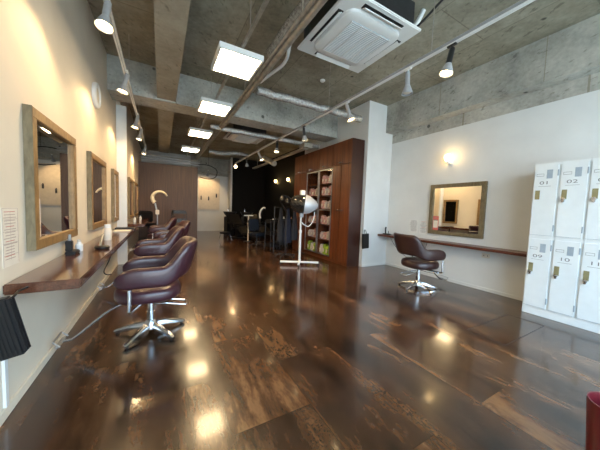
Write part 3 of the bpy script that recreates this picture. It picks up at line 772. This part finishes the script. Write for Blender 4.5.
# dryer holder on the right counter
t = thing('hair_clipper_stand', 'small black clipper stand on the left end of the right wall counter', 'holder', (4.22, 3.72, .695), 0)
b = NB(); box(b, -.05, .05, -.07, .07, 0, .022, .006); obj('base', b, 'black', t)
b = NB(); tube(b, [(0, .03, .02), (0, .035, .1), (0, .03, .16)], .016, 10); obj('clipper', b, 'black', t)
b = NB(); tube(b, [(0, -.04, .02), (0, -.045, .08)], .007, 10); obj('comb_post', b, 'gun', t)
pipe('power_cord', [(4.25, 3.65, .655), (4.32, 3.6, .5), (4.35, 3.45, .35), (4.33, 3.2, .27), (4.36, 3.0, .34), (4.36, 2.9, .55), (4.36, 2.88, .655)], .0035, 'black', 'thin black power cord drooping below the right wall counter', 'cord', True)

# black ribbed holder at the near end of the left counter
t = thing('magazine_holder', 'black ribbed holder hanging tilted off the near end of the left counter', 'holder', (-.672, 1.74, .525), 0)
Rm = Matrix.Rotation(.26, 3, 'Y')
b = NB(); box(b, -.05, .05, -.03, .03, -.15, .15, .008)
for k in range(6): x = -.042+.016*k; box(b, x-.004, x+.004, -.036, -.03, -.14, .14, .002)
for k in range(3): y = -.02+.02*k; box(b, .05, .056, y-.005, y+.005, -.14, .14, .002)
bmesh.ops.transform(b, matrix=Matrix.Rotation(-.2, 4, 'Y'), verts=b.verts[:]); obj('shell', b, 'black', t)
b = NB(); tube(b, [(.02, .02, .14), (.03, .06, .165), (.045, .139, .165)], .006, 8); obj('hook', b, 'black', t)

# dark red thing at lower right: rim of a vinyl tub
t = thing('waste_bin', 'dark red round bin cut off by the lower right corner', 'bin', (1.90, .23, 0), 0)
b = NB(); lathe(b, [(0, .0), (.085, .0), (.1, .26), (.1, .28), (.094, .28), (.09, .26), (.078, .02), (0, .02)], 32); obj('shell', b, 'red', t)

# ------------------------------------------------------------------ steamer and trolley before the partition
t = thing('ring_steamer', 'cream crescent-shaped hair processor on a stand before the brown partition', 'hair processor', (-.1, 8.75, 0), 0)
b = NB(); pts = []; rad = []
for k in range(22):
    a = math.radians(20+205*k/21); pts.append(Vector((.07+.2*math.cos(a), 0, 1.36+.2*math.sin(a)))); rad.append(.03+.055*(k/21))
rings = []
fr = frames(pts)
for p, r, (tt, a_, b_) in zip(pts, rad, fr):
    rd = Vector((p.x-.07, 0, p.z-1.36)).normalized(); yv = Vector((0,1,0))
    rings.append([b.verts.new(p+rd*math.cos(2*PI*k/12)*r*.7+yv*math.sin(2*PI*k/12)*r*1.2) for k in range(12)])
for A_, B_ in zip(rings, rings[1:]):
    for k in range(12): b.faces.new((A_[k], A_[(k+1) % 12], B_[(k+1) % 12], B_[k]))
b.faces.new(rings[0][::-1]); b.faces.new(rings[-1]); obj('arc_hood', b, 'ringcream', t, ang=60)
b = NB(); tube(b, [(0,0,.06), (0,0,.9)], .018, 12); tube(b, [(0,0,.9), (-.03,0,1.05), (-.06,0,1.2)], .024, 10, smooth=True); obj('pole', b, 'alu', t)
b = NB(); box(b, -.05, .05, -.04, .04, .86, 1.0, .01); obj('control_box', b, 'paper', t)
for k in range(5):
    a = 2*PI*k/5; b = NB(); tube(b, [(0,0,.08), (.27*math.cos(a), .27*math.sin(a), .05)], (.022, .014), 8); lathe(b, [(0, -.01), (.022, -.01), (.022, .01), (0, .01)], 12, aim((.26*math.cos(a), .26*math.sin(a), .0225), (math.sin(a), -math.cos(a), 0))); obj('leg', b, 'gun', t)
def trolley(loc, rz, label, mat='black', h=.8, w=.4, d=.35, nsh=3):
    t = thing('salon_trolley', label, 'trolley', loc, rz, 'black salon trolleys')
    b = NB()
    for sx in (-1, 1):
        for sy in (-1, 1): tube(b, [(sx*(w/2-.012), sy*(d/2-.012), .05), (sx*(w/2-.012), sy*(d/2-.012), h)], .01, 8)
    tube(b, [(-w/2+.012, -d/2+.012, h), (w/2-.012, -d/2+.012, h)], .01, 8); tube(b, [(-w/2+.012, d/2-.012, h), (w/2-.012, d/2-.012, h)], .01, 8); obj('frame', b, 'gun', t)
    for k in range(nsh):
        z = .1+(h-.16)*k/(nsh-1)
        b = NB(); box(b, -w/2+.02, w/2-.02, -d/2+.02, d/2-.02, z, z+.01); 
        for a in ((-w/2+.02, w/2-.02, -d/2+.02, -d/2+.028), (-w/2+.02, w/2-.02, d/2-.028, d/2-.02), (-w/2+.02, -w/2+.028, -d/2+.028, d/2-.028), (w/2-.028, w/2-.02, -d/2+.028, d/2-.028)): box(b, *a, z+.01, z+.1)
        obj('tray', b, mat, t)
    for sx in (-1, 1):
        for sy in (-1, 1):
            b = NB(); lathe(b, [(0, -.01), (.025, -.01), (.025, .01), (0, .01)], 12, aim((sx*(w/2-.012), sy*(d/2-.012), .0255), (0, 1, 0))); obj('caster', b, 'black', t)
    return t
tr = trolley((.5, 8.85, 0), .1, 'black salon trolley standing before the brown partition', h=.96, nsh=4)
b = NB(); box(b, -.12, .12, -.1, .1, 0, .02, .005); tag(obj('white_box', b, 'white', loc=(.5, 8.85, .911)), 'flat white box lying on the trolley before the brown partition', 'box')
# black task chair by far counter
def stool(loc, rz, label, mat, seat_h=.46, back=True, nm='salon_stool', w=.2):
    t = thing(nm, label, 'stool' if not back else 'chair', loc, rz)
    b = NB(); box(b, -w, w, -w, w, seat_h-.09, seat_h, .03); obj('seat', b, mat, t, ang=50)
    if back: b = NB(); box(b, -w*1.0, w*1.0, w-.06, w+.02, seat_h+.05, seat_h+.40, .03, rot=Matrix.Rotation(-.12, 3, 'X')); obj('backrest', b, mat, t, ang=50); b = NB(); box(b, -.03, .03, w-.03, w+.0, seat_h-.08, seat_h+.1); obj('back_post', b, 'black', t)
    b = NB(); tube(b, [(0,0,.06), (0,0,seat_h-.08)], .022, 12); obj('column', b, 'gun', t)
    for k in range(5):
        a = 2*PI*k/5+.3; b = NB(); tube(b, [(0,0,.08), (.24*math.cos(a), .24*math.sin(a), .055)], (.02, .014), 8); lathe(b, [(0, -.01), (.024, -.01), (.024, .01), (0, .01)], 12, aim((.23*math.cos(a), .23*math.sin(a), .0245), (math.sin(a), -math.cos(a), 0))); obj('leg', b, 'gun', t)
    return t
st = stool((-.36, 9.42, 0), 2.8, 'black task chair in the corner between the far left counter and the brown partition', 'black', .55)

# ------------------------------------------------------------------ shampoo corner
def shampoo(loc, rz, label):
    t = thing('shampoo_chair', label, 'chair', loc, rz, 'black shampoo chairs')
    b = NB(); box(b, -.27, .27, -.25, .25, .36, .5, .05); obj('seat', b, 'blackv', t, ang=60)
    b = NB(); box(b, -.27, .27, -.05, .07, -.3, .3, .05); bmesh.ops.transform(b, matrix=T(0, .38, .68) @ Matrix.Rotation(-.75, 4, 'X'), verts=b.verts[:]); obj('backrest', b, 'blackv', t, ang=60)
    b = NB(); box(b, -.25, .25, -.04, .05, -.2, .2, .04); bmesh.ops.transform(b, matrix=T(0, -.40, .33) @ Matrix.Rotation(-.9, 4, 'X'), verts=b.verts[:]); obj('leg_rest', b, 'blackv', t, ang=60)
    for s in (-1, 1):
        b = NB(); box(b, s*.32-.045, s*.32+.045, -.22, .28, .54, .62, .03); box(b, s*.32-.02, s*.32+.02, -.05, .05, .34, .56); box(b, min(s*.32, s*.25), max(s*.32, s*.25), -.04, .04, .34, .38); obj('armrest', b, 'blackv', t)
    b = NB(); box(b, -.2, .2, -.22, .3, 0, .06, .01); box(b, -.1, .1, -.1, .15, .06, .36, .01); obj('pedestal', b, 'black', t)
    return t
s1 = shampoo((2.55, 9.15, 0), .25, 'black reclining shampoo chair, left one in the dark corner')
dup(s1, (3.35, 9.3, 0), .2, 'black reclining shampoo chair, right one in the dark corner')
def basin(loc, rz, label):
    t = thing('shampoo_basin', label, 'basin', loc, rz, 'shampoo basins')
    b = NB(); box(b, -.16, .16, -.12, .2, 0, .78, .02); obj('cabinet', b, 'black', t)
    b = NB(); lathe(b, [(0, .78), (.12, .78), (.22, .86), (.27, .96), (.27, .98), (.25, .98), (.2, .88), (.1, .81), (0, .80)], 28, T(0, -.02, 0), sx=.95, sy=1.05); obj('bowl', b, 'gun', t)
    b = NB(); tube(b, [(0, .17, .95), (0, .17, 1.08), (0, .1, 1.1)], .014, 8); obj('tap', b, 'chrome', t)
basin((2.42, 10.15, 0), .2, 'dark shampoo basin behind the left shampoo chair')
basin((3.15, 10.3, 0), .2, 'dark shampoo basin behind the right shampoo chair')
t = thing('armrest_stand', 'white T-shaped armrest stand rising over the black shampoo chairs', 'stand', (2.60, 8.25, 0))
b = NB(); tube(b, [(0,0,.03), (0,0,.88)], .022, 12); obj('post', b, 'paper', t)
b = NB(); box(b, -.17, .17, -.04, .04, .88, .915, .015); obj('top_arm', b, 'white', t)
b = NB(); lathe(b, [(.15, 0), (.15, .02), (.03, .035)], 24); obj('base', b, 'gun', t)
t = thing('arc_lamp', 'white curved lamp head on a thin stand in the dark corner', 'lamp', (2.98, 8.05, 0))
b = NB(); tube(b, [(-.03, 0, .82), (-.05, 0, .95), (-.01, 0, 1.1), (.08, 0, 1.18), (.14, 0, 1.16)], (.035, .022), 12, smooth=True); obj('curved_head', b, 'white', t)
b = NB(); tube(b, [(-.03, 0, .03), (-.03, 0, .84)], .015, 12); obj('pole', b, 'gun', t)
b = NB(); lathe(b, [(.15, 0), (.15, .02), (.03, .035)], 24, T(-.03, 0, 0)); obj('base', b, 'gun', t)
stool((2.52, 7.15, 0), .3, 'navy blue cutting chair with backrest before the shampoo chairs', 'navy', .42, True, 'cutting_chair', .19)
# foot treadle left of the corner
t = thing('low_stool', 'low black stool on silver legs left of the shampoo chairs', 'stool', (1.98, 8.9, 0), .4)
b = NB(); box(b, -.16, .16, -.13, .13, .22, .28, .02); obj('seat', b, 'black', t)
for sx in (-1, 1):
    for sy in (-1, 1): b = NB(); tube(b, [(sx*.12, sy*.09, .23), (sx*.18, sy*.13, .0)], .01, 8); obj('leg', b, 'chrome', t)
trolley((2.72, 6.4, 0), .2, 'black trolley to the left of the hooded dryer, nearest the navy chair', h=.82, w=.34, d=.3)
trolley((3.12, 6.75, 0), .0, 'black trolley just left of the wood cabinet, carrying bottles', h=.84, w=.36, d=.32)
trolley((3.55, 7.1, 0), .0, 'black trolley farthest right in the dark corner', h=.82, w=.36, d=.3)
cols = ['white', 'pale', 'black', 'brass', 'navy', 'white', 'cream', 'gun', 'pink']
cnm = ['white', 'pale grey', 'black', 'olive', 'navy', 'tall white', 'cream', 'dark grey', 'pink']
for i in range(9):
    tx, ty, tz = ((2.72, 6.4, .771), (3.12, 6.75, .791), (3.55, 7.1, .771))[i // 3]
    h = .09+.03*(i % 3); k = i % 3
    b = NB(); lathe(b, [(.024, 0), (.026, .006), (.026, h*.7), (.01, h*.85), (.01, h)], 14)
    o = obj('bottle', b, cols[i], loc=(tx-.08+.08*k, ty-.03+.03*(k % 2), tz))
    tag(o, '%s bottle on top of the %s trolley' % (cnm[i], ('leftmost', 'middle', 'rightmost')[i//3]), 'bottle', 'bottles on the trolley tops')
# black arm dryer with hanging capes
t = thing('arm_dryer', 'black jointed arm dryer on a stand left of the white hooded dryer', 'hair dryer', (2.62, 5.35, 0), 0)
b = NB(); tube(b, [(0,0,.05), (0,0,1.12)], .018, 10); obj('pole', b, 'gun', t)
b = NB(); tube(b, [(0,0,1.1), (-.16, 0, 1.32), (-.14, 0, 1.46), (.02, 0, 1.45), (.14, 0, 1.36)], .02, 10, smooth=True); obj('arm', b, 'black', t)
for k in range(3):
    b = NB(); A = aim((-.14+.13*k, -.02, 1.44-.05*k), (.1*(k-1), -.5, -.8)); lathe(b, [(0, 0), (.04, 0), (.06, .04), (.06, .1), (.05, .12), (0, .12)], 16, A); obj('heat_pod', b, 'blackv', t)
for k in range(5):
    a = 2*PI*k/5; b = NB(); tube(b, [(0,0,.08), (.25*math.cos(a), .25*math.sin(a), .05)], (.02, .013), 8); lathe(b, [(0, -.01), (.022, -.01), (.022, .01), (0, .01)], 12, aim((.24*math.cos(a), .24*math.sin(a), .0225), (math.sin(a), -math.cos(a), 0))); obj('leg', b, 'gun', t)
def cape(x, y, z0, z1, w, mat, label, seed):
    r = random.Random(seed); b = NB(); n = 28; lv = 12; rings = []
    for j in range(lv+1):
        f = j/lv; z = z1+(z0-z1)*f; s = w*(.35+.65*min(1, f*1.6))
        rings.append([b.verts.new((s*math.cos(2*PI*k/n)*(1+.18*math.sin(5*2*PI*k/n+seed)), .55*s*math.sin(2*PI*k/n)*(1+.18*math.cos(4*2*PI*k/n+seed)), z)) for k in range(n)])
    for A_, B_ in zip(rings, rings[1:]):
        for k in range(n): b.faces.new((A_[k], A_[(k+1) % n], B_[(k+1) % n], B_[k]))
    b.faces.new(rings[0]); b.faces.new(rings[-1][::-1])
    return tag(obj('cutting_cape', b, mat, loc=(x, y, 0), ang=80), label, 'cape', 'capes hanging left of the hooded dryer')
rk = thing('cape_rack', 'slim dark rail stand holding the capes left of the hooded dryer', 'rack', (2.9, 5.8, 0))
b = NB(); tube(b, [(-.4,0,.02), (-.4,0,1.2), (.4,0,1.2), (.4,0,.02)], .012, 8); obj('frame', b, 'gun', rk)
for s in (-.4, .4): b = NB(); tube(b, [(s, -.2, .014), (s, .2, .014)], .014, 8); obj('foot', b, 'gun', rk)
cape(2.68, 5.8, .32, 1.18, .085, 'dark_cloth', 'charcoal cape hanging on the left end of the rail', 1)
cape(2.88, 5.8, .28, 1.18, .095, 'blue', 'dark blue cape hanging in the middle of the rail', 2)
cape(3.08, 5.8, .35, 1.18, .085, 'dark_cloth', 'charcoal cape hanging on the right end of the rail', 3)

# ------------------------------------------------------------------ light and camera
w = bpy.data.worlds.new('World'); scene.world = w; w.use_nodes = True
nt = w.node_tree; bg = nt.nodes['Background']
tc = nt.nodes.new('ShaderNodeTexCoord'); sp = nt.nodes.new('ShaderNodeSeparateXYZ'); nt.links.new(tc.outputs['Generated'], sp.inputs[0])
cr = ramp(nt, sp.outputs['Z'], [(.0, (.55,.58,.6,1)), (.5, (.44,.73,1,1))]); nt.links.new(cr, bg.inputs[0]); bg.inputs[1].default_value = 9.5
L = bpy.data.lights.new('sun', 'SUN'); L.energy = 12; L.angle = .01; L.color = (1, .95, .88)
lo = bpy.data.objects.new('sun', L); C.objects.link(lo); lo.rotation_euler = (math.radians(-22), math.radians(8), 0)
L = bpy.data.lights.new('window_portal', 'AREA'); L.shape = 'RECTANGLE'; L.size = 4.9; L.size_y = 2.8; L.cycles.is_portal = True
lo = bpy.data.objects.new('window_portal', L); C.objects.link(lo); lo.location = (1.84, FR+.01, 1.55); lo.rotation_euler = (-PI/2, 0, 0)
lo.rotation_euler = (PI/2, 0, 0)

f, p, y, r = 248.5, -.0617, .5107, .0356
cy, sy, cp, spn = math.cos(y), math.sin(y), math.cos(p), math.sin(p)
fw = Vector((sy*cp, cy*cp, spn)); rt = Vector((cy, -sy, 0)); up = rt.cross(fw)
R2 = rt*math.cos(r)+up*math.sin(r); U2 = -rt*math.sin(r)+up*math.cos(r)
cam = bpy.data.cameras.new('camera'); co = bpy.data.objects.new('camera', cam); scene.collection.objects.link(co)
cam.sensor_width = 36; cam.lens = f/600*36; cam.clip_start = .05
co.matrix_world = Matrix(((R2.x, U2.x, -fw.x, 0), (R2.y, U2.y, -fw.y, 0), (R2.z, U2.z, -fw.z, 1.16), (0,0,0,1)))
scene.camera = co
vs = scene.view_settings; vs.view_transform = 'Standard'; vs.look = 'None'; vs.exposure = .45; vs.gamma = 1; vs.use_curve_mapping = False
